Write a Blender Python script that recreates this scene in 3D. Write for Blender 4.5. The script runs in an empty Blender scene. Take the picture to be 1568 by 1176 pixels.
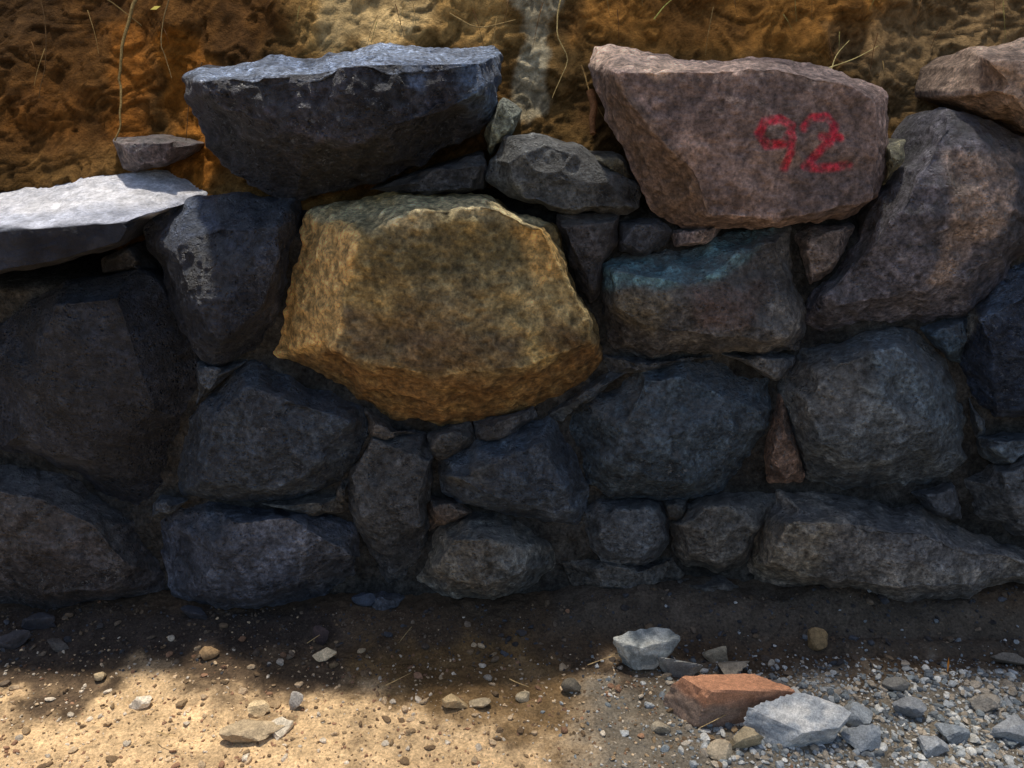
import bpy, math, random
import numpy as np
from mathutils import Vector
random.seed(7); RNG=np.random.RandomState(7)
scene=bpy.context.scene
# ------------------------------------------------------------------ camera
CAM=np.array([0,-2.06,1.5]); PITCH=math.radians(20); FPX=1221.0
cd=bpy.data.cameras.new("camera"); cam=bpy.data.objects.new("camera",cd); scene.collection.objects.link(cam)
cam.location=CAM; cam.rotation_euler=(math.pi/2-PITCH,0,0); cd.sensor_width=36; cd.lens=FPX/1568*36; cd.clip_end=2000; cd.clip_start=.02
scene.camera=cam
R_=np.array([1,0,0.]); U_=np.array([0,math.sin(PITCH),math.cos(PITCH)]); F_=np.array([0,math.cos(PITCH),-math.sin(PITCH)])
BAT=0.08
def ray(px,py):
    px=np.asarray(px,float);py=np.asarray(py,float)
    return F_+((px-784)/FPX)[...,None]*R_+((588-py)/FPX)[...,None]*U_
def P(px,py,d):      # point on the battered wall plane y=d+BAT*z
    r=ray(px,py); t=(d+BAT*CAM[2]-CAM[1])/(r[...,1]-BAT*r[...,2])
    return CAM+t[...,None]*r
def G(px,py,z=0.0):
    r=ray(px,py); t=(z-CAM[2])/r[...,2]; return CAM+t[...,None]*r
def toimg(p):
    q=p-CAM; f=np.maximum(q@F_,1e-3); return 784+FPX*(q@R_)/f, 588-FPX*(q@U_)/f
# ------------------------------------------------------------------ noise
def _h(ix,iy,iz,seed):
    h=(ix.astype(np.int64)*374761393+iy.astype(np.int64)*668265263+iz.astype(np.int64)*1440662683+seed*974634777)&0xffffffff
    h=((h^(h>>13))*1274126177)&0xffffffff; h=((h^(h>>16))*2246822519)&0xffffffff
    return ((h^(h>>15))&0xffffff)/float(0xffffff)*2-1
def noise(p,seed=0):
    i=np.floor(p).astype(np.int64); f=p-i; u=f*f*f*(f*(f*6-15)+10)
    x,y,z=i[...,0],i[...,1],i[...,2]; a,b,c=u[...,0],u[...,1],u[...,2]
    def L(s,t,k): return s+(t-s)*k
    v0=L(L(_h(x,y,z,seed),_h(x+1,y,z,seed),a),L(_h(x,y+1,z,seed),_h(x+1,y+1,z,seed),a),b)
    v1=L(L(_h(x,y,z+1,seed),_h(x+1,y,z+1,seed),a),L(_h(x,y+1,z+1,seed),_h(x+1,y+1,z+1,seed),a),b)
    return L(v0,v1,c)
_RA=np.array([[.36,.48,-.8],[-.8,.6,0],[.48,.64,.6]])
def fbm(p,sc,oc=4,seed=0,gain=.5,ridged=False):
    s=0;a=1.;t=0;q=p*sc
    for k in range(oc):
        n=noise(q,seed+k*17)
        if ridged: n=1-2*np.abs(n)
        s=s+a*n;t+=a;a*=gain;q=(q@_RA)*2.03+5.1
    return s/t
def sm(e0,e1,x):
    t=np.clip((x-e0)/(e1-e0+1e-12),0,1); return t*t*(3-2*t)
# ------------------------------------------------------------------ colour
GAIN=np.array([1.40,1.34,1.28])
def lin(c): 
    c=np.array(c,float)/255; return np.where(c<=.04045,c/12.92,((c+.055)/1.055)**2.4)
def C(r,g,b,k=1.0):
    v=lin((r,g,b))*GAIN*k; m=v.max(); return v*(.8/m) if m>.8 else v
# ------------------------------------------------------------------ mesh
def mesh_obj(name,V,faces4=None,faces3=None,col=None,mat=None,parent=None,smooth=True):
    me=bpy.data.meshes.new(name); V=np.asarray(V,np.float32)
    parts=[];sizes=[]
    if faces4 is not None and len(faces4): f=np.asarray(faces4,np.int32); parts.append(f.ravel()); sizes.append(np.full(len(f),4,np.int32))
    if faces3 is not None and len(faces3): f=np.asarray(faces3,np.int32); parts.append(f.ravel()); sizes.append(np.full(len(f),3,np.int32))
    loops=np.concatenate(parts); sz=np.concatenate(sizes); st=np.concatenate([[0],np.cumsum(sz)[:-1]]).astype(np.int32)
    me.vertices.add(len(V)); me.vertices.foreach_set("co",V.ravel())
    me.loops.add(len(loops)); me.loops.foreach_set("vertex_index",loops)
    me.polygons.add(len(sz)); me.polygons.foreach_set("loop_start",st); me.polygons.foreach_set("loop_total",sz)
    me.update(calc_edges=True)
    me.polygons.foreach_set("use_smooth",np.full(len(sz),smooth,bool))
    if col is not None:
        a=me.color_attributes.new("Col",'FLOAT_COLOR','POINT'); cc=np.ones((len(V),4),np.float32); cc[:,:3]=np.clip(col,0.002,.9); a.data.foreach_set("color",cc.ravel())
    me.validate()
    ob=bpy.data.objects.new(name,me); scene.collection.objects.link(ob)
    if mat: me.materials.append(mat)
    if parent: ob.parent=parent
    return ob
# ------------------------------------------------------------------ materials
def make_mat(name,rough=.8,spec=.35,s1=14,s2=90,amp1=.5,amp2=.6,speck=0.0,speckcol=(.5,.52,.55),bump=.6,bd=.006,pits=0.0,dust=0.0,dustcol=(.3,.3,.3),edge=0.0,strat=0.0,cav=0.0,tint=None):
    m=bpy.data.materials.new(name); m.use_nodes=True; nt=m.node_tree; N=nt.nodes; Lk=nt.links
    b=N["Principled BSDF"]; b.inputs["Roughness"].default_value=rough; b.inputs["Specular IOR Level"].default_value=spec
    tc=N.new("ShaderNodeTexCoord"); at=N.new("ShaderNodeAttribute"); at.attribute_name="Col"
    def nz(sc,det=5,ro=.6,dist=0,vec=None):
        n=N.new("ShaderNodeTexNoise"); n.inputs["Scale"].default_value=sc; n.inputs["Detail"].default_value=det; n.inputs["Roughness"].default_value=ro; n.inputs["Distortion"].default_value=dist
        Lk.new(vec or tc.outputs["Object"],n.inputs["Vector"]); return n.outputs["Fac"]
    def mr(x,a,b_,c,d,cl=True):
        n=N.new("ShaderNodeMapRange"); n.clamp=cl
        for i,v in zip(range(1,5),(a,b_,c,d)): n.inputs[i].default_value=v
        Lk.new(x,n.inputs[0]); return n.outputs[0]
    def ma(op,x,y):
        n=N.new("ShaderNodeMath"); n.operation=op
        for i,v in enumerate((x,y)):
            if isinstance(v,(int,float)): n.inputs[i].default_value=v
            else: Lk.new(v,n.inputs[i])
        return n.outputs[0]
    n1=nz(s1,6,.62,.4); n2=nz(s2,4,.7)
    k=ma('MULTIPLY',mr(n1,.3,.7,1-amp1,1+amp1),mr(n2,.3,.7,1-amp2,1+amp2))
    if edge>0:
        g=N.new("ShaderNodeNewGeometry"); k=ma('MULTIPLY',k,mr(g.outputs["Pointiness"],.45,.55,1-edge,1+edge*1.6))
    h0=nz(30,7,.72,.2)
    if cav>0: k=ma('MULTIPLY',k,mr(h0,.38,.62,1-cav,1+cav))  # hollow darkening: cavity dirt, plus painted shade where the bump reads weak
    v=N.new("ShaderNodeVectorMath"); v.operation='SCALE'; Lk.new(at.outputs["Color"],v.inputs[0]); Lk.new(k,v.inputs["Scale"])
    colr=v.outputs[0]
    if tint:
        tv=N.new("ShaderNodeVectorMath"); tv.operation='MULTIPLY'; Lk.new(colr,tv.inputs[0]); tv.inputs[1].default_value=tint; colr=tv.outputs[0]
    def mixc(fac,c,new):
        x=N.new("ShaderNodeMix"); x.data_type='RGBA'; Lk.new(fac,x.inputs[0]); Lk.new(c,x.inputs[6]); x.inputs[7].default_value=(*new,1); return x.outputs[2]
    if speck>0:
        f=ma('MULTIPLY',mr(nz(75,5,.8,.8),.57,.62,0,1),mr(nz(6,4,.65),.38,.6,0.1,speck)); colr=mixc(f,colr,speckcol)
    if dust>0:
        g=N.new("ShaderNodeNewGeometry"); s=N.new("ShaderNodeSeparateXYZ"); Lk.new(g.outputs["Normal"],s.inputs[0])
        f=ma('MULTIPLY',mr(s.outputs[2],.1,.75,0,dust),mr(nz(25,5,.7),.4,.6,.15,1)); colr=mixc(f,colr,dustcol)
    Lk.new(colr,b.inputs["Base Color"])
    h=ma('ADD',h0,ma('MULTIPLY',nz(210,2,.6),.12))
    if strat>0:
        mp=N.new("ShaderNodeMapping"); mp.inputs["Rotation"].default_value=(.2,.5,.1); mp.inputs["Scale"].default_value=(7,7,60); Lk.new(tc.outputs["Object"],mp.inputs["Vector"])
        h=ma('ADD',h,ma('MULTIPLY',nz(1,4,.6,.3,mp.outputs[0]),strat))
    if pits>0:
        vo=N.new("ShaderNodeTexVoronoi"); vo.inputs["Scale"].default_value=75; Lk.new(tc.outputs["Object"],vo.inputs["Vector"])
        h=ma('SUBTRACT',h,ma('MULTIPLY',mr(vo.outputs["Distance"],.1,.35,1,0),ma('MULTIPLY',mr(nz(30,3),.48,.56,0,1),pits)))
    bp=N.new("ShaderNodeBump"); bp.inputs["Strength"].default_value=bump; bp.inputs["Distance"].default_value=bd*4
    Lk.new(h,bp.inputs["Height"]); Lk.new(bp.outputs[0],b.inputs["Normal"])
    rr=mr(n2,.35,.65,rough-.15,min(1,rough+.15)); Lk.new(rr,b.inputs["Roughness"])
    return m
TB=(1.12,1.2,1.32)
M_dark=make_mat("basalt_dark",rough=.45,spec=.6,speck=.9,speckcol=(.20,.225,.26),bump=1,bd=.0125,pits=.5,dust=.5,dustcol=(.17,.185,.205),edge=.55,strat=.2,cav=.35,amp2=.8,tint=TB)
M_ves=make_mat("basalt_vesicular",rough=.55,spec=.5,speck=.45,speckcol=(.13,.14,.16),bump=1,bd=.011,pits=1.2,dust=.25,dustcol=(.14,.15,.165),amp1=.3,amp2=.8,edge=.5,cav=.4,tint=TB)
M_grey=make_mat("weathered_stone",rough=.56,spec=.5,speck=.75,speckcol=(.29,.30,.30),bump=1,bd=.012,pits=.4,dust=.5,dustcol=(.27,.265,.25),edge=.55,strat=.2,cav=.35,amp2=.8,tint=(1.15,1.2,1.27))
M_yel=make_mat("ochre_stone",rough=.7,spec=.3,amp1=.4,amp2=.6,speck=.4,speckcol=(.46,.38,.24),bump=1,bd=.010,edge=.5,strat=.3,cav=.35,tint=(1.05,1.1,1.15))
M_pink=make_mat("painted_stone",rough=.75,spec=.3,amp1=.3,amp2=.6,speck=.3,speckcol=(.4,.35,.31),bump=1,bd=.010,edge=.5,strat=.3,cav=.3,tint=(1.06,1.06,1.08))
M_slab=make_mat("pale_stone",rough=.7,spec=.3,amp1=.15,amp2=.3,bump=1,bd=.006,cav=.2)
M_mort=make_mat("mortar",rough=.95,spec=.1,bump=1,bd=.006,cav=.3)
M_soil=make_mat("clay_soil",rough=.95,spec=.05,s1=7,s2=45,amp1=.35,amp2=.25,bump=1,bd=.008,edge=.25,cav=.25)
M_grd=make_mat("dirt_ground",rough=.92,spec=.12,s1=20,s2=130,amp1=.25,amp2=.5,bump=1,bd=.003)
M_grav=make_mat("gravel_stone",rough=.85,spec=.25,s1=60,s2=260,amp1=.3,amp2=.4,bump=.8,bd=.0015)
M_wood=make_mat("dry_root",rough=.9,spec=.1,s1=40,s2=200,amp1=.4,amp2=.4,bump=.5,bd=.002)
M_leaf=make_mat("leaf",rough=.6,spec=.3,s1=5,s2=40,amp1=.3,amp2=.2,bump=.1,bd=.001)
# ------------------------------------------------------------------ stones
def smooth_poly(pts,sp,rnd=1,k=.05):
    p=np.array(pts,float)
    for _ in range(rnd):
        q=np.roll(p,-1,0); a=p*(1-k)+q*k; b=p*k+q*(1-k); p=np.stack([a,b],1).reshape(-1,2)
    q=np.roll(p,-1,0); seg=np.hypot(*(q-p).T); n=max(24,int(seg.sum()/sp)); cs=np.concatenate([[0],np.cumsum(seg)])
    pc=np.vstack([p,p[:1]]); s=np.linspace(0,cs[-1],n,endpoint=False)
    return np.stack([np.interp(s,cs,pc[:,0]),np.interp(s,cs,pc[:,1])],1)
def centroid(p):
    p=np.array(p,float); q=np.roll(p,-1,0); cr=p[:,0]*q[:,1]-q[:,0]*p[:,1]; A=cr.sum()/2
    return ((p+q)*cr[:,None]).sum(0)/(6*A)
def raypoly(c,th,poly):
    p=np.array(poly,float); q=np.roll(p,-1,0); d=np.stack([np.cos(th),np.sin(th)],1)
    e=q-p; best=np.full(len(th),1e-3)
    for k in range(len(p)):
        den=d[:,0]*e[k,1]-d[:,1]*e[k,0]; den=np.where(np.abs(den)<1e-9,1e-9,den); w=p[k]-c
        t=(w[0]*e[k,1]-w[1]*e[k,0])/den; u=(w[0]*d[:,1]-w[1]*d[:,0])/den
        ok=(t>0)&(u>=-1e-6)&(u<=1+1e-6); best=np.where(ok&(t>best),t,best)
    return best
def segdist(x,y,pts):
    best=np.full(x.shape,1e9)
    for (ax,ay),(bx,by) in zip(pts[:-1],pts[1:]):
        dx,dy=bx-ax,by-ay; t=np.clip(((x-ax)*dx+(y-ay)*dy)/(dx*dx+dy*dy+1e-9),0,1)
        best=np.minimum(best,np.hypot(x-ax-t*dx,y-ay-t*dy))
    return best
def insidepoly(x,y,poly):
    ins=np.zeros(x.shape,bool); n=len(poly)
    for k in range(n):
        x1,y1=poly[k];x2,y2=poly[(k+1)%n]
        c=((y1>y)!=(y2>y)); c&= x<(x2-x1)*(y-y1)/((y2-y1) if y2!=y1 else 1e-9)+x1; ins^=c
    return ins
def polymask(x,y,poly,soft):
    d=segdist(x,y,list(poly)+[poly[0]]); d=np.where(insidepoly(x,y,poly),d,-d); return sm(-soft,soft,d)
wall=bpy.data.objects.new("stone_retaining_wall",None); scene.collection.objects.link(wall)
sidx=[0]
def stone(name,outer,col,col2=None,inner=None,T=.06,dtop=0.0,d0=.035,mat=None,c=None,fac=.03,nf=8,rough=1.0,patches=(),shrink=-3.5,sp=2.7,insc=.88,rnd=1,smi=1,paint=None,back=.28,c2bias=0.0,warp=1.0,chip=1.0,pv=.6):
    sidx[0]+=1; sd=sidx[0]*31+5; rs=np.random.RandomState(sd)
    c=np.array(c,float) if c is not None else centroid(outer)
    O=smooth_poly(outer,sp,rnd); d=O-c; r=np.hypot(*d.T); th=np.arctan2(d[:,1],d[:,0])
    r=r-shrink; R=r.mean()
    r=r+(fbm(np.stack([O[:,0],O[:,1],O[:,0]*0+sd],1),1/26.,2,sd,.5))*min(3.5,R*.045)
    if inner is None:
        m=rs.randint(5,8); aa=np.sort((np.arange(m)+rs.uniform(-.35,.35,m))*2*math.pi/m+rs.rand()*6); aa=(aa+math.pi)%(2*math.pi)-math.pi; aa=np.sort(aa)
        ro=raypoly(c,aa,O); rr=ro*rs.uniform(insc-.2,min(.96,insc+.1),m); inner=np.stack([c[0]+np.cos(aa)*rr,c[1]+np.sin(aa)*rr],1)
        ri=np.maximum(raypoly(c,th,inner),r*.4)
    else: ri=raypoly(c,th,smooth_poly(inner,8,1))
    ri=np.minimum(ri,r*.97)
    dr=np.stack([np.cos(th),np.sin(th)],1)
    Ipx=c+dr*ri[:,None]; Opx=c+dr*r[:,None]
    up=np.clip((c[1]-Opx[:,1])/max(1,(c[1]-Opx[:,1].min())),0,1)
    O3=np.stack([P(a,b,dd) for a,b,dd in zip(Opx[:,0],Opx[:,1],d0+dtop*up)])
    I3=P(Ipx[:,0],Ipx[:,1],-T); C3=P(c[0],c[1],-T)
    cen3=O3.mean(0)
    B3=O3+np.array([0,back,0]); B3[:,0]=cen3[0]+(B3[:,0]-cen3[0])*.88; B3[:,2]=cen3[2]+(B3[:,2]-cen3[2])*.88
    n1=max(8,int(ri.mean()/sp)); n2=max(8,int(max((r-ri).mean(),T/.0017*.7)/sp)+3); n3=7
    pos=[];pxy=[];wt=[]
    for t in np.linspace(0,1,n1,endpoint=False)[1:]: pos.append(C3+(I3-C3)*t); pxy.append(c+(Ipx-c)*t); wt.append(1)
    for t in np.linspace(0,1,n2,endpoint=False): pos.append(I3+(O3-I3)*t); pxy.append(Ipx+(Opx-Ipx)*t); wt.append(1)
    for t in np.linspace(0,1,n3): pos.append(O3+(B3-O3)*t); pxy.append(Opx); wt.append(1-t)
    pos=np.array(pos);pxy=np.array(pxy);wt=np.array(wt)[:,None]*np.ones(len(th))
    for _ in range(smi):
        pos[1:-1]=pos[1:-1]*.5+(pos[:-2]+pos[2:])*.25
    pw=pxy+np.stack([fbm(pos+sd,9,2,sd+1),fbm(pos+sd,9,2,sd+2)],-1)*4
    q=(pw-c)/max(R,1); hf=np.full(q.shape[:2],1e9); h2=np.full(q.shape[:2],1e9)
    for i_ in range(nf+16):
        a=rs.rand()*6.283; rr=math.sqrt(rs.rand())*1.05; pk=np.array([math.cos(a),math.sin(a)])*rr
        big=i_<nf; j_=.2 if big else .05
        pl=-(pk@pk)*.7-1.4*((q-pk)@pk)+rs.uniform(-j_,j_)+(q@np.array([rs.uniform(-.7,.7),rs.uniform(-.7,.7)]))*(1 if big else .2)
        if big: hf=np.minimum(hf,pl)
        else: h2=np.minimum(h2,pl)
    hf=np.clip(hf,-1.1,.3); h2=np.clip(h2,-.8,.3)
    sz=min(1,R/90.); pw2=pxy+np.stack([fbm(pos+sd,18,2,sd+4),fbm(pos+sd,18,2,sd+6)],-1)*6
    ch=np.zeros(q.shape[:2])
    for k_ in range(int(7+R/11)):
        i_=rs.randint(len(th)); t_=rs.uniform(.15,1.0)**.6; s_=c+(Opx[i_]-c)*t_; rk=R*rs.uniform(.14,.42); st=rs.uniform(.6,1.6); an=rs.rand()*3.14
        ddx=pw2[...,0]-s_[0]; ddy=pw2[...,1]-s_[1]; u_=ddx*math.cos(an)+ddy*math.sin(an); v_=(-ddx*math.sin(an)+ddy*math.cos(an))*st
        ch=np.minimum(ch,-(1-(u_*u_+v_*v_)/(rk*rk))*rk*.0017*rs.uniform(.12,.25)+ (u_/rk)*rk*.0017*rs.uniform(0,.10))
    def nrm():
        a=np.roll(pos,-1,1)-np.roll(pos,1,1); b=np.gradient(pos,axis=0); n=np.cross(a,b); n/=np.linalg.norm(n,axis=2,keepdims=True)+1e-9
        if (n[2,:,1].mean())>0: n=-n
        for _ in range(4):
            n=n+np.roll(n,1,1)+np.roll(n,-1,1); n[1:-1]=n[1:-1]+n[:-2]+n[2:]; n/=np.linalg.norm(n,axis=2,keepdims=True)+1e-9
        return n
    pos=pos+np.array([0,-1,0])*((hf*1.55+h2*.5)*fac)[...,None]*wt[...,None]
    n=nrm(); p2=pos+sd*3.1
    w=rough*.006*sz*fbm(p2,5,2,sd)+rough*(.009*sz*fbm(p2,13,2,sd+9,.5)+.006*fbm(p2,30,2,sd+12,.5)+.0026*fbm(p2,62,1,sd+20))+ch*chip
    edge=np.clip((np.arange(pos.shape[0])-0)/3.,0,1)[:,None]
    pos=pos+n*(w*wt*edge)[...,None]
    pole=pos[0].mean(0)
    nt_,na=pos.shape[:2]
    V=np.vstack([pole[None],pos.reshape(-1,3)]); PX=np.vstack([c[None],pxy.reshape(-1,2)])
    j=np.arange(na); jn=(j+1)%na
    f4=np.concatenate([np.stack([1+i*na+j,1+i*na+jn,1+(i+1)*na+jn,1+(i+1)*na+j],1) for i in range(nt_-1)])
    f3=np.stack([np.zeros(na,int),1+jn,1+j],1)
    a,b_,cc=V[f3[:,0]],V[f3[:,1]],V[f3[:,2]]
    if np.cross(b_-a,cc-a)[:,1].mean()>0: f3=f3[:,::-1]
    if np.cross(V[f4[:,1]]-V[f4[:,0]],V[f4[:,3]]-V[f4[:,0]])[:na*3,1].mean()>0: f4=f4[:,::-1]
    so=sd*3.1
    col=np.array(col); col2=np.array(col2) if col2 is not None else col*1.45
    m=sm(-.25,.35,fbm(V+so,6,5,sd+60,.6)+c2bias)[:,None]
    K=col*(1-m)+col2*m
    K=K*(1+.45*fbm(V+so,22,3,sd+70)[:,None])
    m=sm(.12,.35,fbm(V+so,11,4,sd+75,.6))[:,None]*.55; K=K*(1-m)+(K*1.4+.026)*m
    jx=fbm(V+so,10,4,sd+80)*16*warp; jy=fbm(V+so,10,4,sd+81)*16*warp
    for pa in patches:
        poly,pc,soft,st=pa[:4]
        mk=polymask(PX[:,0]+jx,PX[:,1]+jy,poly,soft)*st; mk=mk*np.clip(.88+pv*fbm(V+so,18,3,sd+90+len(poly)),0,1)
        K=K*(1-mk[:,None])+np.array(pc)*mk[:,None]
    if paint is not None:
        for stroke in paint[0]:
            dd=segdist(PX[:,0]+jx*.12,PX[:,1]+jy*.12,stroke); mk=sm(paint[2]+3,paint[2]-3,dd)*np.clip(.6+.9*fbm(V,60,3,5),0.1,.85)
            K=K*(1-mk[:,None])+np.array(paint[1])*mk[:,None]
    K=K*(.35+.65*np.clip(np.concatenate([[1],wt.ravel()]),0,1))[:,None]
    return mesh_obj(name,V,f4,f3,K,mat or M_grey,wall)
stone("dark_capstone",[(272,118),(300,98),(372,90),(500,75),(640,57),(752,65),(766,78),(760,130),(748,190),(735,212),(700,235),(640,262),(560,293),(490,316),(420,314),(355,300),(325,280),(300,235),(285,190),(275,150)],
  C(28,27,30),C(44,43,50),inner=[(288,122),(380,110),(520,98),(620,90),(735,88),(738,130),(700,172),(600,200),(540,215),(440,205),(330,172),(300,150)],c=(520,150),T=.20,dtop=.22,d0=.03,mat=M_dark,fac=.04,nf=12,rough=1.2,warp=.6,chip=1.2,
  patches=[([(268,112),(380,86),(640,52),(760,60),(762,84),(620,88),(520,98),(380,112),(290,120)],C(150,162,180),4,.9),([(690,80),(765,70),(765,180),(725,190)],C(74,94,116),14,.65),([(620,90),(660,85),(650,140),(630,130)],C(100,115,138),6,.6),([(280,230),(740,205),(500,330),(320,310)],C(30,28,27),20,.7)])  # painted light: sunlit top, blue-lit right edge, and a darkened underside
stone("small_capstone",[(168,214),(230,210),(298,221),(290,233),(255,250),(205,264),(185,258)],C(85,74,72),C(112,98,88),T=-.12,d0=.2,mat=M_grey,fac=.01,rough=.6)
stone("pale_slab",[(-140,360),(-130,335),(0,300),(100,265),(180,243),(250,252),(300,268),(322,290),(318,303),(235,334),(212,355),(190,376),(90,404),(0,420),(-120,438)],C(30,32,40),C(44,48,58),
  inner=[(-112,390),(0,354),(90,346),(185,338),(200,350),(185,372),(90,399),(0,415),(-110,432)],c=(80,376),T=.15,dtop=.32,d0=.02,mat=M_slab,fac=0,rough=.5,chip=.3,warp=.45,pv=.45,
  patches=[([(-160,340),(-130,320),(0,285),(100,250),(180,228),(330,250),(340,300),(240,333),(200,334),(90,346),(0,352),(-140,380)],C(182,188,202),4,1.0),([(-160,330),(-130,320),(0,285),(100,250),(180,228),(330,250),(340,290),(220,316),(90,322),(0,326)],C(215,217,222),8,.9)])  # bright sunlit top painted into the colour, over the dark front
stone("basalt_boulder",[(-75,520),(0,500),(40,462),(90,430),(150,420),(205,412),(232,430),(262,480),(300,540),(303,580),(290,640),(262,690),(255,740),(225,790),(205,797),(150,775),(110,742),(50,712),(-75,695)],
  C(27,29,33),C(41,44,51),mat=M_ves,T=.10,fac=.025,insc=.9,rough=.6,chip=.6)
stone("corner_stone",[(195,330),(310,300),(345,297),(440,310),(447,345),(430,420),(415,500),(385,548),(330,562),(295,530),(262,475),(232,420),(205,380)],C(26,30,38),C(39,44,54),mat=M_dark,T=.11,
  inner=[(250,385),(325,345),(420,350),(415,410),(390,490),(340,520),(300,470)],c=(330,425),
  patches=[([(195,325),(312,297),(325,345),(250,385),(212,380)],C(70,78,94),6,.7)],fac=.035,nf=7)
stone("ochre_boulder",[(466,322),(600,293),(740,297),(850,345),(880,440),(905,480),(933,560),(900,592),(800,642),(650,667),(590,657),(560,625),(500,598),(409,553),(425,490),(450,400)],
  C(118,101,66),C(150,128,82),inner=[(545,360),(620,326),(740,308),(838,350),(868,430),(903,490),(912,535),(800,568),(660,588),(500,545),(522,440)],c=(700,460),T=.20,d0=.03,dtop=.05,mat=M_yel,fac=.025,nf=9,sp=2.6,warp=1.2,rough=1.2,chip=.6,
  patches=[([(450,315),(548,356),(526,440),(506,550),(400,560)],C(245,200,128),6,.97),([(460,318),(740,288),(850,340),(800,345),(700,330),(560,362)],C(200,182,138),7,.85),([(405,556),(500,548),(660,590),(800,572),(925,545),(935,570),(800,650),(600,670)],C(108,80,46),8,.9),  # yellow left facet, brightened in colour to stand in for light
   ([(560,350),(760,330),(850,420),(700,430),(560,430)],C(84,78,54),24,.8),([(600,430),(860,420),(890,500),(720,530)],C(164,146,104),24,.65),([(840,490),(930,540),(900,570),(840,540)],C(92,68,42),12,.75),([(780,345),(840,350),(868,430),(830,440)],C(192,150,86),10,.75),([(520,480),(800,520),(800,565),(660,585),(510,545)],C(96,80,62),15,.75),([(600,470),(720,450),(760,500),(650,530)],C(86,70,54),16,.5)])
stone("wedge_stone",[(747,245),(775,212),(840,208),(905,235),(985,290),(980,320),(960,332),(870,325),(780,305),(745,278)],C(62,63,62),C(80,81,78),mat=M_grey,T=.04,fac=.015,insc=.92,rough=.7)
CH=dict(mat=M_grey,fac=.012,insc=.92,rough=.8,sp=2.2,chip=.6)
stone("chink_stone",[(560,292),(650,262),(738,235),(744,260),(740,292),(690,297),(600,296)],C(50,50,51),T=.0,**{**CH,'d0':.08})
stone("chink_stone",[(855,335),(880,328),(950,330),(950,370),(925,400),(920,450),(905,468),(885,430),(870,380)],C(56,52,50),T=.03,**CH)
stone("chink_stone",[(952,345),(1010,340),(1032,358),(1020,377),(985,389),(952,387)],C(48,49,52),T=.02,**CH)
stone("chink_stone",[(1032,358),(1120,343),(1095,366),(1040,379)],C(105,92,86),T=.02,**CH)
nine=[(1214,192),(1197,181),(1172,184),(1161,204),(1174,222),(1200,219),(1213,198),(1211,232),(1203,258)]
two=[(1234,196),(1248,180),(1273,178),(1285,193),(1278,214),(1254,236),(1236,256),(1268,257),(1306,254)]
dash=[(1262,210),(1290,212)]
stone("numbered_stone",[(905,102),(912,68),(985,75),(1080,92),(1200,88),(1300,115),(1360,140),(1369,200),(1366,262),(1350,302),(1310,332),(1200,346),(1050,351),(1010,332),(985,290),(960,240),(935,190),(910,130)],
  C(116,100,93),C(144,124,114),inner=[(945,108),(1080,108),(1200,100),(1300,127),(1348,152),(1355,205),(1340,310),(1200,336),(1085,332),(1062,270),(1012,215),(955,150)],c=(1180,215),T=.13,dtop=.16,d0=.03,mat=M_pink,fac=.015,nf=6,sp=2.1,rough=1.0,chip=.35,
  patches=[([(900,66),(985,72),(1080,92),(1010,120),(940,104),(905,110)],C(200,176,156),8,.85),([(905,100),(950,120),(1010,200),(1065,275),(1085,345),(1010,335),(950,220)],C(100,83,66),10,.75),([(1230,230),(1360,260),(1340,330),(1200,340)],C(84,78,79),20,.6),([(985,72),(1300,108),(1360,140),(1290,128),(1080,106)],C(172,150,136),6,.75)],  # light along the top edges is painted in as paler strips
  paint=([nine,two,dash],C(200,46,68),6.8))
stone("teal_stone",[(920,410),(960,392),(1070,378),(1120,355),(1200,345),(1220,355),(1235,420),(1243,480),(1235,520),(1225,547),(1100,545),(990,558),(935,550),(925,500)],C(64,62,60),C(90,86,80),mat=M_grey,T=.10,fac=.025,
  inner=[(945,420),(1060,435),(1130,395),(1200,372),(1215,420),(1222,490),(1210,520),(1100,520),(990,510),(950,480)],
  patches=[([(918,405),(1070,374),(1110,352),(1215,345),(1150,392),(1090,428),(1020,445),(930,450)],C(90,128,134),10,.85),([(930,460),(1030,450),(1000,515),(950,500)],C(108,98,76),12,.6),([(1050,440),(1180,430),(1160,490),(1070,500)],C(86,67,59),14,.7)])
stone("chink_stone",[(1225,365),(1240,352),(1318,348),(1300,380),(1262,428),(1245,438),(1235,400)],C(92,82,76),T=.02,**CH)
stone("leaning_stone",[(1465,157),(1568,208),(1700,262),(1700,400),(1568,404),(1500,485),(1420,500),(1280,520),(1243,502),(1245,460),(1290,400),(1330,350),(1370,290),(1400,240),(1440,187)],C(72,69,73),C(94,89,92),mat=M_grey,T=.11,c=(1445,350),fac=.03,
  inner=[(1460,190),(1550,240),(1600,350),(1540,400),(1440,450),(1300,480),(1280,460),(1350,370),(1400,290)],
  patches=[([(1440,225),(1568,230),(1560,330),(1500,380),(1460,450),(1430,440),(1450,330)],C(146,124,106),10,.8),([(1380,280),(1450,160),(1480,180),(1400,300)],C(122,119,126),10,.65),([(1500,390),(1568,300),(1700,300),(1700,400),(1568,404)],C(50,45,43),10,.7)])
stone("top_right_stone",[(1462,150),(1475,95),(1510,75),(1600,60),(1700,70),(1700,255),(1568,190),(1500,163)],C(140,120,104),C(164,142,122),mat=M_pink,T=.13,dtop=.1,fac=.03,chip=.5)
stone("blue_edge_stone",[(1480,520),(1510,470),(1540,425),(1568,408),(1700,400),(1700,668),(1568,662),(1510,655),(1490,610),(1485,570)],C(27,36,50),C(46,57,74),mat=M_dark,T=.11,fac=.04,
  patches=[([(1530,430),(1568,405),(1600,430),(1520,500)],C(95,110,126),8,.6),([(1478,530),(1505,475),(1515,500),(1490,550)],C(135,130,115),5,.7)])
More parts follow.
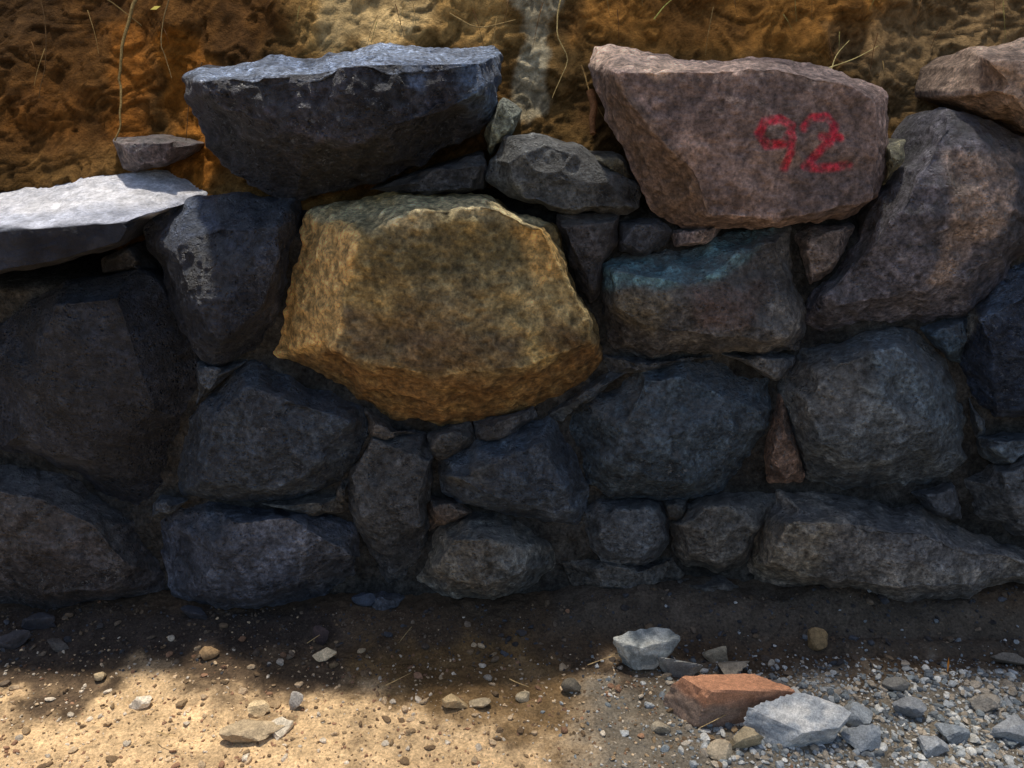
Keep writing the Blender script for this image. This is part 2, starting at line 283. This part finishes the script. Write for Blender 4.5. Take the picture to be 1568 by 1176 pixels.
stone("round_boulder",[(1197,600),(1215,550),(1290,520),(1380,498),(1410,505),(1460,560),(1480,600),(1500,690),(1516,725),(1470,742),(1400,758),(1290,764),(1240,745),(1225,700),(1203,650)],C(66,71,73),C(90,94,94),mat=M_grey,T=.13,fac=.04,nf=7,
  inner=[(1290,560),(1380,530),(1420,560),(1450,640),(1430,700),(1330,720),(1260,690),(1240,620)],
  patches=[([(1300,520),(1400,505),(1470,590),(1490,680),(1400,640),(1330,600)],C(68,83,92),20,.6),([(1215,560),(1330,540),(1330,640),(1230,660)],C(98,94,86),20,.6)])
stone("blue_grey_boulder",[(866,650),(880,625),(935,590),(1000,558),(1100,553),(1190,590),(1195,640),(1180,690),(1163,742),(1100,765),(1000,772),(930,765),(905,745),(882,690)],C(46,56,62),C(62,73,80),mat=M_grey,T=.08,fac=.03,insc=.9,
  patches=[([(900,600),(1100,560),(1180,600),(1150,640),(950,650)],C(62,77,88),22,.5)])
stone("sliver_stone",[(1198,605),(1212,650),(1236,730),(1232,743),(1180,743),(1176,700),(1190,640)],C(92,74,62),T=.03,**CH)
stone("corner_boulder",[(-75,712),(40,715),(100,742),(150,778),(200,802),(225,850),(248,890),(250,938),(150,948),(50,958),(-75,965)],C(50,48,48),C(66,64,65),mat=M_grey,T=.10,fac=.03,
  inner=[(-40,750),(60,770),(140,810),(190,870),(160,915),(40,910),(-40,900)],
  patches=[([(30,830),(120,850),(140,930),(20,940)],C(32,29,28),20,.7)])
stone("base_stone",[(218,805),(250,780),(330,777),(420,785),(500,797),(540,815),(560,850),(566,915),(510,937),(400,945),(300,942),(265,910),(240,860)],C(48,52,59),C(76,80,88),mat=M_dark,T=.09,fac=.03,insc=.88,
  patches=[([(225,795),(330,780),(540,815),(500,835),(300,810)],C(95,97,102),8,.55),([(450,830),(550,840),(550,920),(470,920)],C(84,81,76),18,.5)])
stone("speckled_stone",[(288,645),(330,590),(375,560),(420,572),(500,605),(550,630),(562,680),(555,720),(520,750),(440,770),(350,773),(265,767),(262,730),(275,680)],C(38,45,52),C(56,65,73),mat=M_dark,T=.09,fac=.028,insc=.88)
stone("upright_stone",[(560,672),(650,670),(664,700),(655,760),(650,830),(640,860),(620,905),(590,915),(570,870),(560,830),(527,780),(530,730),(560,700)],C(50,52,53),C(70,71,70),mat=M_grey,T=.06,fac=.025)
stone("triangular_stone",[(668,712),(720,685),(790,665),(845,642),(870,680),(895,740),(906,790),(892,827),(850,815),(780,790),(700,772),(672,757)],C(46,53,59),C(72,79,86),mat=M_dark,T=.10,fac=.03,
  inner=[(690,735),(760,705),(835,680),(860,730),(880,790),(850,795),(760,760)],
  patches=[([(668,710),(790,665),(845,642),(850,665),(740,710),(690,720)],C(108,120,130),6,.65),([(670,715),(760,700),(750,750),(690,750)],C(80,76,65),12,.6)])
stone("chink_stone",[(725,652),(815,628),(820,645),(762,676),(730,680)],C(66,68,70),T=.03,**CH)
stone("chink_stone",[(655,670),(720,652),(728,682),(670,706),(658,694)],C(58,58,56),T=.02,**CH)
stone("base_boulder",[(618,917),(640,870),(670,820),(720,795),(760,793),(820,820),(855,860),(858,890),(820,905),(760,928),(700,935),(640,932)],C(82,79,71),C(102,99,90),mat=M_grey,T=.12,fac=.03,
  inner=[(665,885),(690,835),(750,825),(800,850),(810,880),(740,900)],
  patches=[([(750,850),(850,860),(850,900),(770,915)],C(70,82,88),12,.5),([(620,870),(700,820),(720,880),(640,920)],C(112,104,86),12,.5)])
stone("base_stone",[(896,790),(920,775),(1010,775),(1030,800),(1020,840),(1000,866),(930,872),(905,850)],C(60,64,66),C(78,81,82),mat=M_grey,T=.04,fac=.02)
stone("base_stone",[(1030,810),(1060,775),(1110,766),(1165,760),(1192,770),(1170,810),(1150,862),(1100,887),(1050,882),(1030,850)],C(76,74,68),C(96,92,84),mat=M_grey,T=.06,fac=.025)
stone("long_base_boulder",[(1145,882),(1160,820),(1195,755),(1290,768),(1400,775),(1480,810),(1568,842),(1700,870),(1700,940),(1500,945),(1350,940),(1200,930),(1150,907)],C(86,83,79),C(116,108,97),mat=M_grey,T=.14,fac=.03,c=(1370,860),
  inner=[(1180,880),(1210,800),(1300,800),(1420,815),(1500,850),(1640,890),(1600,915),(1400,905),(1250,900)],
  patches=[([(1150,800),(1280,800),(1260,920),(1150,900)],C(130,119,98),16,.65),([(1350,790),(1568,850),(1560,900),(1350,850)],C(84,86,92),18,.5)])
stone("edge_stone",[(1475,742),(1530,720),(1568,697),(1700,690),(1700,850),(1568,827),(1500,806),(1478,770)],C(70,73,75),C(90,91,91),mat=M_grey,T=.08,fac=.03)
for outl,cc_,T_,c_ in [
 ([(1402,762),(1465,748),(1478,800),(1420,782)],(60,62,65),.03,None),([(1500,672),(1568,671),(1700,676),(1700,686),(1568,694),(1540,714),(1512,702)],(62,71,77),.04,(1560,683)),
 ([(1418,507),(1500,485),(1480,515),(1478,560),(1460,552)],(44,56,65),.02,None),([(1108,547),(1222,550),(1213,575),(1192,586),(1150,562)],(72,72,71),.02,None),
 ([(556,632),(600,664),(650,670),(570,674)],(58,56,53),0,None),([(655,768),(700,774),(722,790),(680,802),(655,822)],(84,74,65),.02,None),([(840,640),(930,575),(990,558),(930,592),(880,624),(862,650)],(52,58,62),.01,None),
 ([(395,775),(470,768),(515,765),(524,792),(440,784)],(80,78,72),.01,None),([(300,560),(335,565),(372,558),(325,592),(292,632),(303,590)],(54,60,66),.01,None),([(925,548),(1000,556),(1100,550),(1000,566),(935,575)],(54,57,59),.01,None),
 ([(1360,225),(1395,215),(1372,265),(1362,285)],(120,115,90),0,None),([(860,868),(905,862),(1000,872),(1030,862),(1050,890),(1000,905),(880,905)],(66,63,57),.0,None),([(1040,895),(1110,893),(1145,905),(1150,930),(1060,925)],(68,64,58),.0,None),
 ([(240,765),(285,770),(262,785),(225,800)],(50,56,62),.02,None),([(745,205),(770,150),(800,170),(775,212),(750,240)],(90,94,82),-.05,None),([(900,235),(950,240),(985,285),(930,258)],(62,58,44),-.02,None),([(200,378),(235,425),(205,412),(150,420),(150,400)],(38,36,34),-.04,None),
 ([(520,745),(532,740),(530,778),(512,766)],(62,60,56),.0,None),([(556,925),(585,915),(620,922),(600,940),(560,942)],(62,66,72),.02,None),
 ([(1020,775),(1060,768),(1045,790),(1026,800)],(66,64,58),.0,None),([(1490,612),(1512,662),(1500,672),(1494,650)],(56,62,66),.0,None)]:
    stone("chink_stone",outl,C(*cc_),T=T_,c=c_,d0=.12 if T_<-.01 else .04,**CH)
# the wall carries on past both edges of the picture
for x0,x1,n in ((-1100,-82,5),(1708,2700,5)):
    xs=np.linspace(x0,x1,n+1); ys=np.array([300,480,650,800,950])
    jx=RNG.uniform(-40,40,(n+1,5)); jy=RNG.uniform(-28,28,(n+1,5))
    if x0<0: jx[-1]=0
    else: jx[0]=0
    for i in range(n):
        for j in range(4):
            q=[(xs[a]+jx[a,b],ys[b]+jy[a,b]) for a,b in ((i,j),(i+1,j),(i+1,j+1),(i,j+1))]
            cc=np.mean(q,0); pts=[]
            for k in range(4):
                a=np.array(q[k]);b=np.array(q[(k+1)%4])
                pts.append(tuple(a*.93+cc*.07)); pts.append(tuple((a+b)/2+ (((a+b)/2-cc)*.02)))
            g=RNG.uniform(45,90); stone("wall_stone",pts,C(g,g,g*1.06),mat=M_grey,T=RNG.uniform(.05,.1),fac=.05,sp=9,shrink=4)
# mortar bed behind the stones
def grid(name,U,W,fn,mat,colfn,parent=None):
    u,w=np.meshgrid(U,W); p=fn(u,w); K=colfn(p); nu=len(U)
    i,j=np.meshgrid(np.arange(len(W)-1),np.arange(nu-1),indexing='ij'); a=(i*nu+j).ravel()
    return mesh_obj(name,p.reshape(-1,3),np.stack([a,a+1,a+nu+1,a+nu],1),None,K.reshape(-1,3),mat,parent)
def mf(u,w):
    p=np.stack([u,.068+BAT*w,w],-1)
    n=.026*fbm(p,8,3,3)+.006*fbm(p,40,2,8); p[...,1]-=n
    p[...,1]+=.25*sm(1.12,1.3,w+.06*fbm(p,5,3,1))+.35*sm(-.93,-1.05,u)*sm(.98,1.04,w); return p
grid("mortar_bed",np.concatenate([np.linspace(-4,-1.5,80),np.arange(-1.49,1.5,.007),np.linspace(1.5,4.6,80)]),np.arange(-.1,1.34,.008),mf,M_mort,
   lambda p: C(62,61,58)*(1+.7*fbm(p,7,4,9)[...,None]),wall)
# ------------------------------------------------------------------ bank
def bf(u,w):
    z=np.where(w<2.1,.75+w*1.0,2.85+(w-2.1)*.06); y=np.where(w<2.1,.26+.1*w+ .42*np.maximum(w-.45,0),.26+.21+.693+(w-2.1)*1.0)
    p=np.stack([u,y,z],-1); near=(w<2.3)*1.0
    n=.09*fbm(p,2.2,3,50)+.06*fbm(p*np.array([1,1,.7]),5,3,51,.5)+.022*fbm(p,13,3,52,.5)+.003*fbm(p,42,2,53,.5)
    lay=fbm(p*np.array([1,1,1.3]),7,2,58); n+=.024*(np.round(lay*4)/4-lay)*2
    p[...,1]-=n*near; p[...,2]+=(1-near)*.15*fbm(p,.6,3,55)
    p[...,1]+=.2*sm(-.95,-1.1,u)*sm(1.25,1.15,p[...,2])*near; return p
PCH=[([(-60,-80),(420,-80),(440,60),(300,120),(200,240),(-60,300)],C(90,61,30),40,.9),([(-80,-60),(130,-60),(80,60),(-80,140)],C(54,41,26),30,.8),  # soil patches; top centre painted as lit, top left as dim
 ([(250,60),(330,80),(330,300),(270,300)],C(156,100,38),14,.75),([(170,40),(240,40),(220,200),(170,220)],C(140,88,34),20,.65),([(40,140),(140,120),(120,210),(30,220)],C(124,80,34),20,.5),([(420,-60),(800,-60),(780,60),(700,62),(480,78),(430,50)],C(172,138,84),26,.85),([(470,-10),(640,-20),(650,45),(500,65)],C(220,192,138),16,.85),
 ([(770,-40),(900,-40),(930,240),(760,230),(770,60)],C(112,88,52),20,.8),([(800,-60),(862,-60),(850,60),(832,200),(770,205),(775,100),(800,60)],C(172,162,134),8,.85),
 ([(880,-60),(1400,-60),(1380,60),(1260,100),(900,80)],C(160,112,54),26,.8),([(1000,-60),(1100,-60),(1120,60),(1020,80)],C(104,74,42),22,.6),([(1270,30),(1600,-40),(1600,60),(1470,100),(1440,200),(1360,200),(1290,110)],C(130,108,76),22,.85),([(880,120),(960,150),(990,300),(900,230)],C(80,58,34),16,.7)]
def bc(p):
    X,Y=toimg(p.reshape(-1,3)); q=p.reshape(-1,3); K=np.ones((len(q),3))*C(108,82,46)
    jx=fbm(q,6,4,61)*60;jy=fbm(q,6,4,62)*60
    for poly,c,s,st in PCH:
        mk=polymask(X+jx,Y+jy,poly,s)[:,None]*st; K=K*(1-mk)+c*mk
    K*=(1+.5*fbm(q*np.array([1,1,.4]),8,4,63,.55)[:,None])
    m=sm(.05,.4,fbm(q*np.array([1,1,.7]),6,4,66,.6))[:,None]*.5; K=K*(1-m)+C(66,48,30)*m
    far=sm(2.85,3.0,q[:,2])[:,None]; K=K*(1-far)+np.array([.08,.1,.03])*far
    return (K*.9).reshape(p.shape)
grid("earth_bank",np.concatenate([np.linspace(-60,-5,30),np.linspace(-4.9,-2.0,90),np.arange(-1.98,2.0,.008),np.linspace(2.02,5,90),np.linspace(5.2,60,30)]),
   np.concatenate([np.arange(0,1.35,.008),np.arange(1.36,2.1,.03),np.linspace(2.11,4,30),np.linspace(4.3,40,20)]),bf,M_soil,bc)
# ------------------------------------------------------------------ ground
def gz(x,y):
    p=np.stack([x,y,np.zeros_like(x)],-1)
    z=.03*sm(-.28,.02,y)*(1+.6*fbm(p,6,3,70))+.012*fbm(p,4,3,71)+.008*fbm(p,18,4,72,.6)+.003*fbm(p,70,2,73,.6)
    z=z+.05*sm(.02,.35,x)*sm(-.15,-.02,y)*(1+.4*fbm(p,8,3,77))
    rut=sm(.7,1.0,x); z=z-rut*.012*np.exp(-((y+.20+.03*(x-1))/.012)**2)-rut*.010*np.exp(-((y+.13)/.010)**2)+rut*.006*np.exp(-((y+.165)/.014)**2)
    return z*np.where(np.abs(x)+np.abs(y)>8,0,1)
def gf(u,w): return np.stack([u,w,gz(u,w)],-1)
def gc(p):
    q=p.reshape(-1,3); X,Y=toimg(q); n=fbm(q,5,5,80,.6); n2=fbm(q,16,4,81,.6)
    K=np.ones((len(q),3))*C(202,174,134,.74)
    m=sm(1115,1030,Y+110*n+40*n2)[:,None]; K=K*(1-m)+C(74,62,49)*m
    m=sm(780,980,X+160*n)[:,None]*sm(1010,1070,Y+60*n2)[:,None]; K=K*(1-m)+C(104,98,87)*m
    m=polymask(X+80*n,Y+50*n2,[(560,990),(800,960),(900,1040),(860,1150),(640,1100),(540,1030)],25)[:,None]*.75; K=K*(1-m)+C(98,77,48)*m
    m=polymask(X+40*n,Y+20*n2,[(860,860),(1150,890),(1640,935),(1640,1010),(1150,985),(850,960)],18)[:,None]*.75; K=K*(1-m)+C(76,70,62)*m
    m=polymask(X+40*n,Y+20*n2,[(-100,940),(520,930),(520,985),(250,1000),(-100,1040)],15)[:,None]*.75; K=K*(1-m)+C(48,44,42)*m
    behind=(q[:,1]<-1.5)|(np.abs(q[:,0])>3); K[behind]=C(155,134,104,.65)
    K*=(1+.35*n2)[:,None]
    return K.reshape(p.shape)
ax=np.concatenate([[-600,-300,-150,-80,-40,-20,-12],np.linspace(-8,-1.9,60),np.arange(-1.88,1.9,.006),np.linspace(1.92,8,60),[12,20,40,80,150,300,600]])
ay=np.concatenate([[-600,-300,-150,-80,-40,-20,-12],np.linspace(-8,-1.0,60),np.arange(-.98,.12,.005),[.2,.5,1,3,10,40,150,600]])
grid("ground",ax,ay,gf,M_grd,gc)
# ------------------------------------------------------------------ scattered stones
import bmesh
def ico(sub):
    bm=bmesh.new(); bmesh.ops.create_icosphere(bm,subdivisions=sub,radius=1); V=np.array([v.co[:] for v in bm.verts]); F=np.array([[v.index for v in f.verts] for f in bm.faces]); bm.free(); return V,F
def angular(sub,seed,k=9,box=0):
    V,F=ico(sub); rs=np.random.RandomState(seed); N=rs.normal(size=(k,3))
    if box:
        N=np.vstack([np.eye(3),-np.eye(3)])+rs.normal(size=(6,3))*box; N=np.vstack([N,rs.normal(size=(2,3))]); k=8
    N/=np.linalg.norm(N,axis=1)[:,None]
    D=rs.uniform(.48,.6,k) if box else rs.uniform(.38,.85,k)
    if box: D[6:]=.68
    dd=V@N.T; s=np.min(np.where(dd>.03,D/np.maximum(dd,.03),1.3),axis=1); W=V*np.minimum(s,1.15)[:,None]
    W-= (W.max(0)+W.min(0))/2; W/=np.abs(W).max(0)*1.05; return W,F
def scatter(name,n,sub,sampler,mat,parent=None):
    base=[angular(sub,s,6+s%4) for s in range(16)]; VV=[];FF=[];KK=[];o=0
    xs,ys,ss,cols=sampler(n)
    zz=gz(xs,ys)
    for i in range(len(xs)):
        V,F=base[i%16]; s=ss[i]*np.array([RNG.uniform(.75,1.4),RNG.uniform(.65,1.1),RNG.uniform(.4,.9)])
        a=RNG.uniform(0,6.283); b=RNG.uniform(-.7,.7); ca,sa,cb,sb=math.cos(a),math.sin(a),math.cos(b),math.sin(b)
        M=np.array([[ca,-sa,0],[sa,ca,0],[0,0,1]])@np.array([[1,0,0],[0,cb,-sb],[0,sb,cb]])
        W=(V*s)@M.T+np.array([xs[i],ys[i],zz[i]+ss[i]*.2]); VV.append(W);FF.append(F+o);o+=len(V);KK.append(np.repeat(cols[i][None],len(V),0))
    return mesh_obj(name,np.vstack(VV),None,np.vstack(FF),np.vstack(KK),mat,parent,smooth=False)
def samp(dens,smin,smax,pw):
    def f(n):
        out=[[],[],[],[]]; cnt=0
        while cnt<n:
            x=RNG.uniform(-1.9,1.9,n);y=RNG.uniform(-1.1,0.0,n); k=RNG.rand(n)<dens(x,y); x=x[k];y=y[k]
            s=smin+(smax-smin)*RNG.rand(len(x))**pw
            t=sm(.05,.6,x+RNG.normal(0,.15,len(x))); wl=sm(-.34,-.1,y)
            warm=np.array([C(205,180,145),C(150,128,98),C(225,212,190),C(118,98,74),C(140,108,84)])[RNG.randint(0,5,len(x))]*.75
            cool=np.array([C(155,160,161),C(120,128,131),C(190,191,186),C(98,104,108),C(158,148,132)])[RNG.randint(0,5,len(x))]*.85
            dk=np.array([C(74,65,56),C(56,53,52),C(92,78,62),C(64,66,70),C(100,88,74)])[RNG.randint(0,5,len(x))]
            c=np.where((RNG.rand(len(x))<t)[:,None],cool,warm); c=np.where((RNG.rand(len(x))<wl*.95)[:,None],dk,c)
            c=c*RNG.uniform(.7,1.15,len(x))[:,None]
            for o,v in zip(out,(x,y,s,c)): o.append(v)
            cnt+=len(x)
        return [np.concatenate(o)[:n] for o in out]
    return f
scatter("gravel",26000,1,samp(lambda x,y:.3+.7*sm(.1,.7,x)*sm(-.15,-.35,y),.0014,.0055,2),M_grav)
scatter("gravel_coarse",6500,2,samp(lambda x,y:.07+.93*sm(.3,.75,x)*sm(-.20,-.36,y),.005,.0135,2.0),M_grav)
def rock(name,px,py,w,h,depth,col,seed,col2=None,sub=4,k=8,rotz=0,mat=M_grav,zoff=0.0,rough=1.0,box=0,topcol=None):
    base=G(px,py+h*.35,0); sc=np.linalg.norm(base-CAM)/FPX
    V,F=angular(sub,seed,k,box); s=np.array([w*sc/2*1.1,depth/2,h*sc/2*1.05]); 
    a=math.radians(rotz); M=np.array([[math.cos(a),-math.sin(a),0],[math.sin(a),math.cos(a),0],[0,0,1]])
    W=(V@M.T)*s; W*=(1+.05*rough*fbm(W/s.mean()+seed,1.4,2,seed)+.04*rough*fbm(W/s.mean()+seed,4,2,seed+1))[:,None]
    g=gz(np.array([base[0]]),np.array([base[1]]))[0]
    K=np.ones((len(W),3))*np.array(col); 
    if col2 is not None:
        m=sm(-.1,.3,fbm(W+seed,30,4,seed))[:,None]; K=K*(1-m)+np.array(col2)*m
    if topcol is not None:
        m=sm(.1,.5,W[:,2]/s[2]+.25*fbm(W+seed,25,3,seed))[:,None]; K=K*(1-m)+np.array(topcol)*m
    W=W+np.array([base[0],base[1],g+s[2]*.62+zoff])
    return mesh_obj(name,W,None,F,K,mat,smooth=False)
rock("brick_fragment",1112,1066,140,72,.10,C(122,104,90),21,C(132,110,94),sub=5,rotz=18,box=.1,rough=1.1,topcol=C(178,130,100,.85))
rock("grey_rubble_rock",1222,1112,112,62,.10,C(138,143,146),33,C(178,178,174),sub=5,box=.3,rotz=30,rough=1.6)
rock("broken_concrete_rock",988,998,80,66,.07,C(115,120,118),12,C(165,166,158),sub=5,box=.35,rotz=40,rough=1.6)
rock("broken_concrete_rock",1040,1022,60,38,.05,C(104,106,105),15,C(130,130,124),k=7,box=.35)
for (x,y,w,h,c,sd) in [(495,1000,34,22,(205,185,150),1),(492,975,22,34,(70,60,60),2),(695,1072,34,22,(180,158,120),3),(456,1074,18,30,(175,170,160),4),(216,1072,28,18,(210,200,180),5),(1250,983,30,34,(140,116,82),6),(1095,1000,36,26,(150,140,118),7),(1120,1022,50,18,(132,125,112),8),
  (385,1122,62,20,(165,148,120),9),(322,1003,26,18,(150,124,90),10),(430,1113,40,20,(195,185,165),11),(560,930,36,22,(64,72,84),12),(395,1085,30,16,(185,165,130),13),(875,1050,30,24,(100,94,82),14),(1135,1130,40,30,(160,146,118),15),(1310,1095,46,30,(150,156,158),16),(1320,1130,50,34,(140,146,150),17),(1510,1075,40,26,(145,138,126),18),(1455,1120,42,28,(120,127,132),19),(1545,1010,36,20,(112,104,94),20),(735,1075,30,14,(165,150,122),22),(155,1035,20,14,(170,152,120),23),(20,985,40,20,(68,66,68),24),(60,960,40,22,(60,60,64),25),(90,990,30,16,(84,80,76),26),(300,950,36,18,(54,56,62),27),(800,1065,22,14,(170,156,128),28),(1080,1075,24,22,(145,136,120),29),(1370,1050,30,18,(112,110,104),30),(1425,1145,40,24,(150,154,156),31),(1190,1050,36,16,(94,92,90),32),(1390,1085,40,26,(125,129,132),34),(1560,1120,50,30,(150,154,156),35),(1100,1150,32,22,(175,160,134),36),(1010,1110,26,18,(160,150,130),37)]:
    rock("loose_stone",x,y,w,h,w*.0013,C(*c,.85),sd+40,C(*[v*.85 for v in c]),sub=3,k=7,rotz=sd*37,box=.45 if sd%2 else 0)
# ------------------------------------------------------------------ roots, grass
def tubes(name,lst,mat,parent=None,ns=6):
    VV=[];FF=[];KK=[];o=0
    for pts,r0,r1,col in lst:
        pts=np.array(pts,float)
        t=np.linspace(0,len(pts)-1,(len(pts)-1)*5+1); p=np.stack([np.interp(t,np.arange(len(pts)),pts[:,k]) for k in range(3)],1)
        for _ in range(3): p[1:-1]=p[1:-1]*.5+(p[:-2]+p[2:])*.25
        p+= fbm(p+o,14,2,3)[:,None]*np.array([.01,.006,.004])*min(1,r0/.004)
        n=len(p); r=np.linspace(r0,r1,n); tg=np.gradient(p,axis=0); tg/=np.linalg.norm(tg,axis=1)[:,None]+1e-9
        a=np.cross(tg,np.array([.3,.9,.2])); a/=np.linalg.norm(a,axis=1)[:,None]+1e-9; b=np.cross(tg,a)
        th=np.arange(ns)*2*math.pi/ns
        ring=p[:,None]+r[:,None,None]*(np.cos(th)[None,:,None]*a[:,None]+np.sin(th)[None,:,None]*b[:,None])
        VV.append(ring.reshape(-1,3)); KK.append(np.ones((n*ns,3))*np.array(col))
        i,j=np.meshgrid(np.arange(n-1),np.arange(ns),indexing='ij'); A=(o+i*ns+j).ravel();B=(o+i*ns+(j+1)%ns).ravel(); FF.append(np.stack([A,B,B+ns,A+ns],1)); o+=n*ns
    return mesh_obj(name,np.vstack(VV),np.vstack(FF),None,np.vstack(KK),mat,parent)
def bp(px,py,off=.06):
    r=ray(px,py); 
    for t in np.linspace(1.5,4,400):
        q=CAM+t*r; w=q[2]-.75
        if w>0 and q[1]> .26+.1*w+.42*max(w-.45,0)-off-.05: return q
    return CAM+2.4*r
L=[([bp(225,-60),bp(208,-5),bp(190,60),bp(183,120),bp(186,185),bp(178,215)],.006,.002,C(115,98,62)),
   ([bp(120,-30),bp(170,5),bp(215,40)],.003,.001,C(100,84,52)),([bp(262,-10),bp(245,60),bp(262,120)],.002,.001,C(110,92,60)),
   ([bp(860,-20),bp(852,50),bp(872,90),bp(846,150)],.0025,.001,C(150,132,88)),
   ([bp(902,140,.1),bp(912,170,.1),bp(908,205,.1)],.013,.008,C(112,80,54)),
   ([bp(890,100),bp(905,150),bp(930,190)],.003,.001,C(130,106,66)),([bp(1250,110),bp(1310,90),bp(1345,70)],.002,.0006,C(190,174,115)),
   ([bp(1270,120),bp(1280,85),bp(1300,62)],.002,.0006,C(190,174,115)),([bp(690,20),bp(730,45),bp(790,30)],.002,.001,C(140,118,78)),([bp(1000,30),bp(1015,10),bp(1040,-10)],.002,.001,C(150,150,80)),
   ([bp(310,95),bp(290,150),bp(285,215)],.002,.001,C(84,60,36)),([bp(60,-20),bp(75,60),bp(60,150)],.002,.001,C(74,56,34))]
for i in range(40):
    x=RNG.uniform(0,1568);y=RNG.uniform(-30,100); 
    dx=RNG.uniform(-18,18);dy=RNG.uniform(20,80); 
    c=[C(130,108,68),C(100,74,44),C(84,58,34),C(120,112,66)][i%4]
    L.append(([bp(x,y,.05),bp(x+dx*.5,y+dy*.4,.06),bp(x+dx,y+dy,.04)],.0014,.0005,c))
tubes("hanging_roots",L,M_wood)
def leaves(name,pts,size,cols,mat,parent=None):
    n=len(pts); a=RNG.normal(size=(n,3)); a/=np.linalg.norm(a,axis=1)[:,None]; b=RNG.normal(size=(n,3)); b-=a*(a*b).sum(1)[:,None]; b/=np.linalg.norm(b,axis=1)[:,None]
    s=size*RNG.uniform(.6,1.2,n)[:,None]; V=np.stack([pts-a*s,pts+b*s*.35,pts+a*s,pts-b*s*.35],1).reshape(-1,3)
    return mesh_obj(name,V,np.arange(n*4).reshape(n,4),None,np.repeat(cols,4,0),mat,parent)
lp=np.array([bp(238,12,.12),bp(1452,1018)]); lp[1]=G(1452,1018,.04)
leaves("fallen_leaf",lp,.022,np.array([C(205,190,90),C(190,125,50)]),M_leaf)
tw=[]
for (x,y,dx,dy) in [(900,1018,60,-22),(590,1050,40,-20),(1130,1085,-60,30),(470,985,30,-20),(630,960,-20,25),(240,1120,30,8),(780,1040,30,12)]:
    a=G(x,y,.03);b=G(x+dx/2,y+dy/2,.045);c_=G(x+dx,y+dy,.035); tw.append(([a,b,c_],.0014,.0007,C(160,138,98)))
tubes("dry_twigs",tw,M_wood)
# ------------------------------------------------------------------ tree on the bank above (out of frame), shades the right-hand side
tree=bpy.data.objects.new("overhanging_tree",None); scene.collection.objects.link(tree)
bc0=C(90,75,60)
tubes("trunk",[([(2.6,2.2,2.8),(2.5,2.0,3.8),(2.2,1.5,4.8),(1.8,.9,5.6)],.14,.05,bc0),([(2.5,2.0,3.8),(1.9,1.2,4.6),(1.1,.4,5.2),(.4,-.1,5.5)],.07,.015,bc0),([(2.2,1.5,4.8),(2.6,.7,5.4),(2.9,-.1,5.8)],.06,.015,bc0),([(2.2,1.5,4.8),(1.4,.9,5.6),(.4,.8,6.1)],.05,.012,bc0)],M_wood,tree,10)
cl=[]
for i in range(66):
    c0=np.array([RNG.uniform(.1,3.4),RNG.uniform(-.5,1.6),RNG.uniform(4.9,6.2)]); cl.append(c0+RNG.normal(size=(75,3))*np.array([.2,.2,.13]))
for i in range(14):
    c0=np.array([RNG.uniform(-2.2,.1),RNG.uniform(-.2,1.6),RNG.uniform(5.2,6.2)]); cl.append(c0+RNG.normal(size=(50,3))*np.array([.2,.2,.1]))
cl=np.vstack(cl); leaves("crown",cl,.07,np.array([[.05,.09,.025],[.08,.12,.03],[.04,.07,.02]])[RNG.randint(0,3,len(cl))],M_leaf,tree)
# ------------------------------------------------------------------ light
EL=math.radians(79); AZ=math.radians(-12)   # behind the wall, slightly left
S=Vector((math.sin(AZ)*math.cos(EL),math.cos(AZ)*math.cos(EL),math.sin(EL)))
sl=bpy.data.lights.new("sun",'SUN'); sl.energy=4.6; sl.angle=math.radians(3.0); sl.color=(1,.93,.82)
so=bpy.data.objects.new("sun",sl); scene.collection.objects.link(so); so.rotation_euler=S.to_track_quat('Z','Y').to_euler(); so.location=(0,2,8)
w=bpy.data.worlds.new("World"); scene.world=w; w.use_nodes=True; nt=w.node_tree
sk=nt.nodes.new("ShaderNodeTexSky"); sk.sky_type='NISHITA'; sk.sun_disc=False; sk.sun_elevation=EL; sk.sun_rotation=AZ; sk.dust_density=2.0
nt.links.new(sk.outputs[0],nt.nodes["Background"].inputs[0]); nt.nodes["Background"].inputs[1].default_value=.15
scene.view_settings.view_transform='Standard'; scene.view_settings.look='None'; scene.view_settings.exposure=0
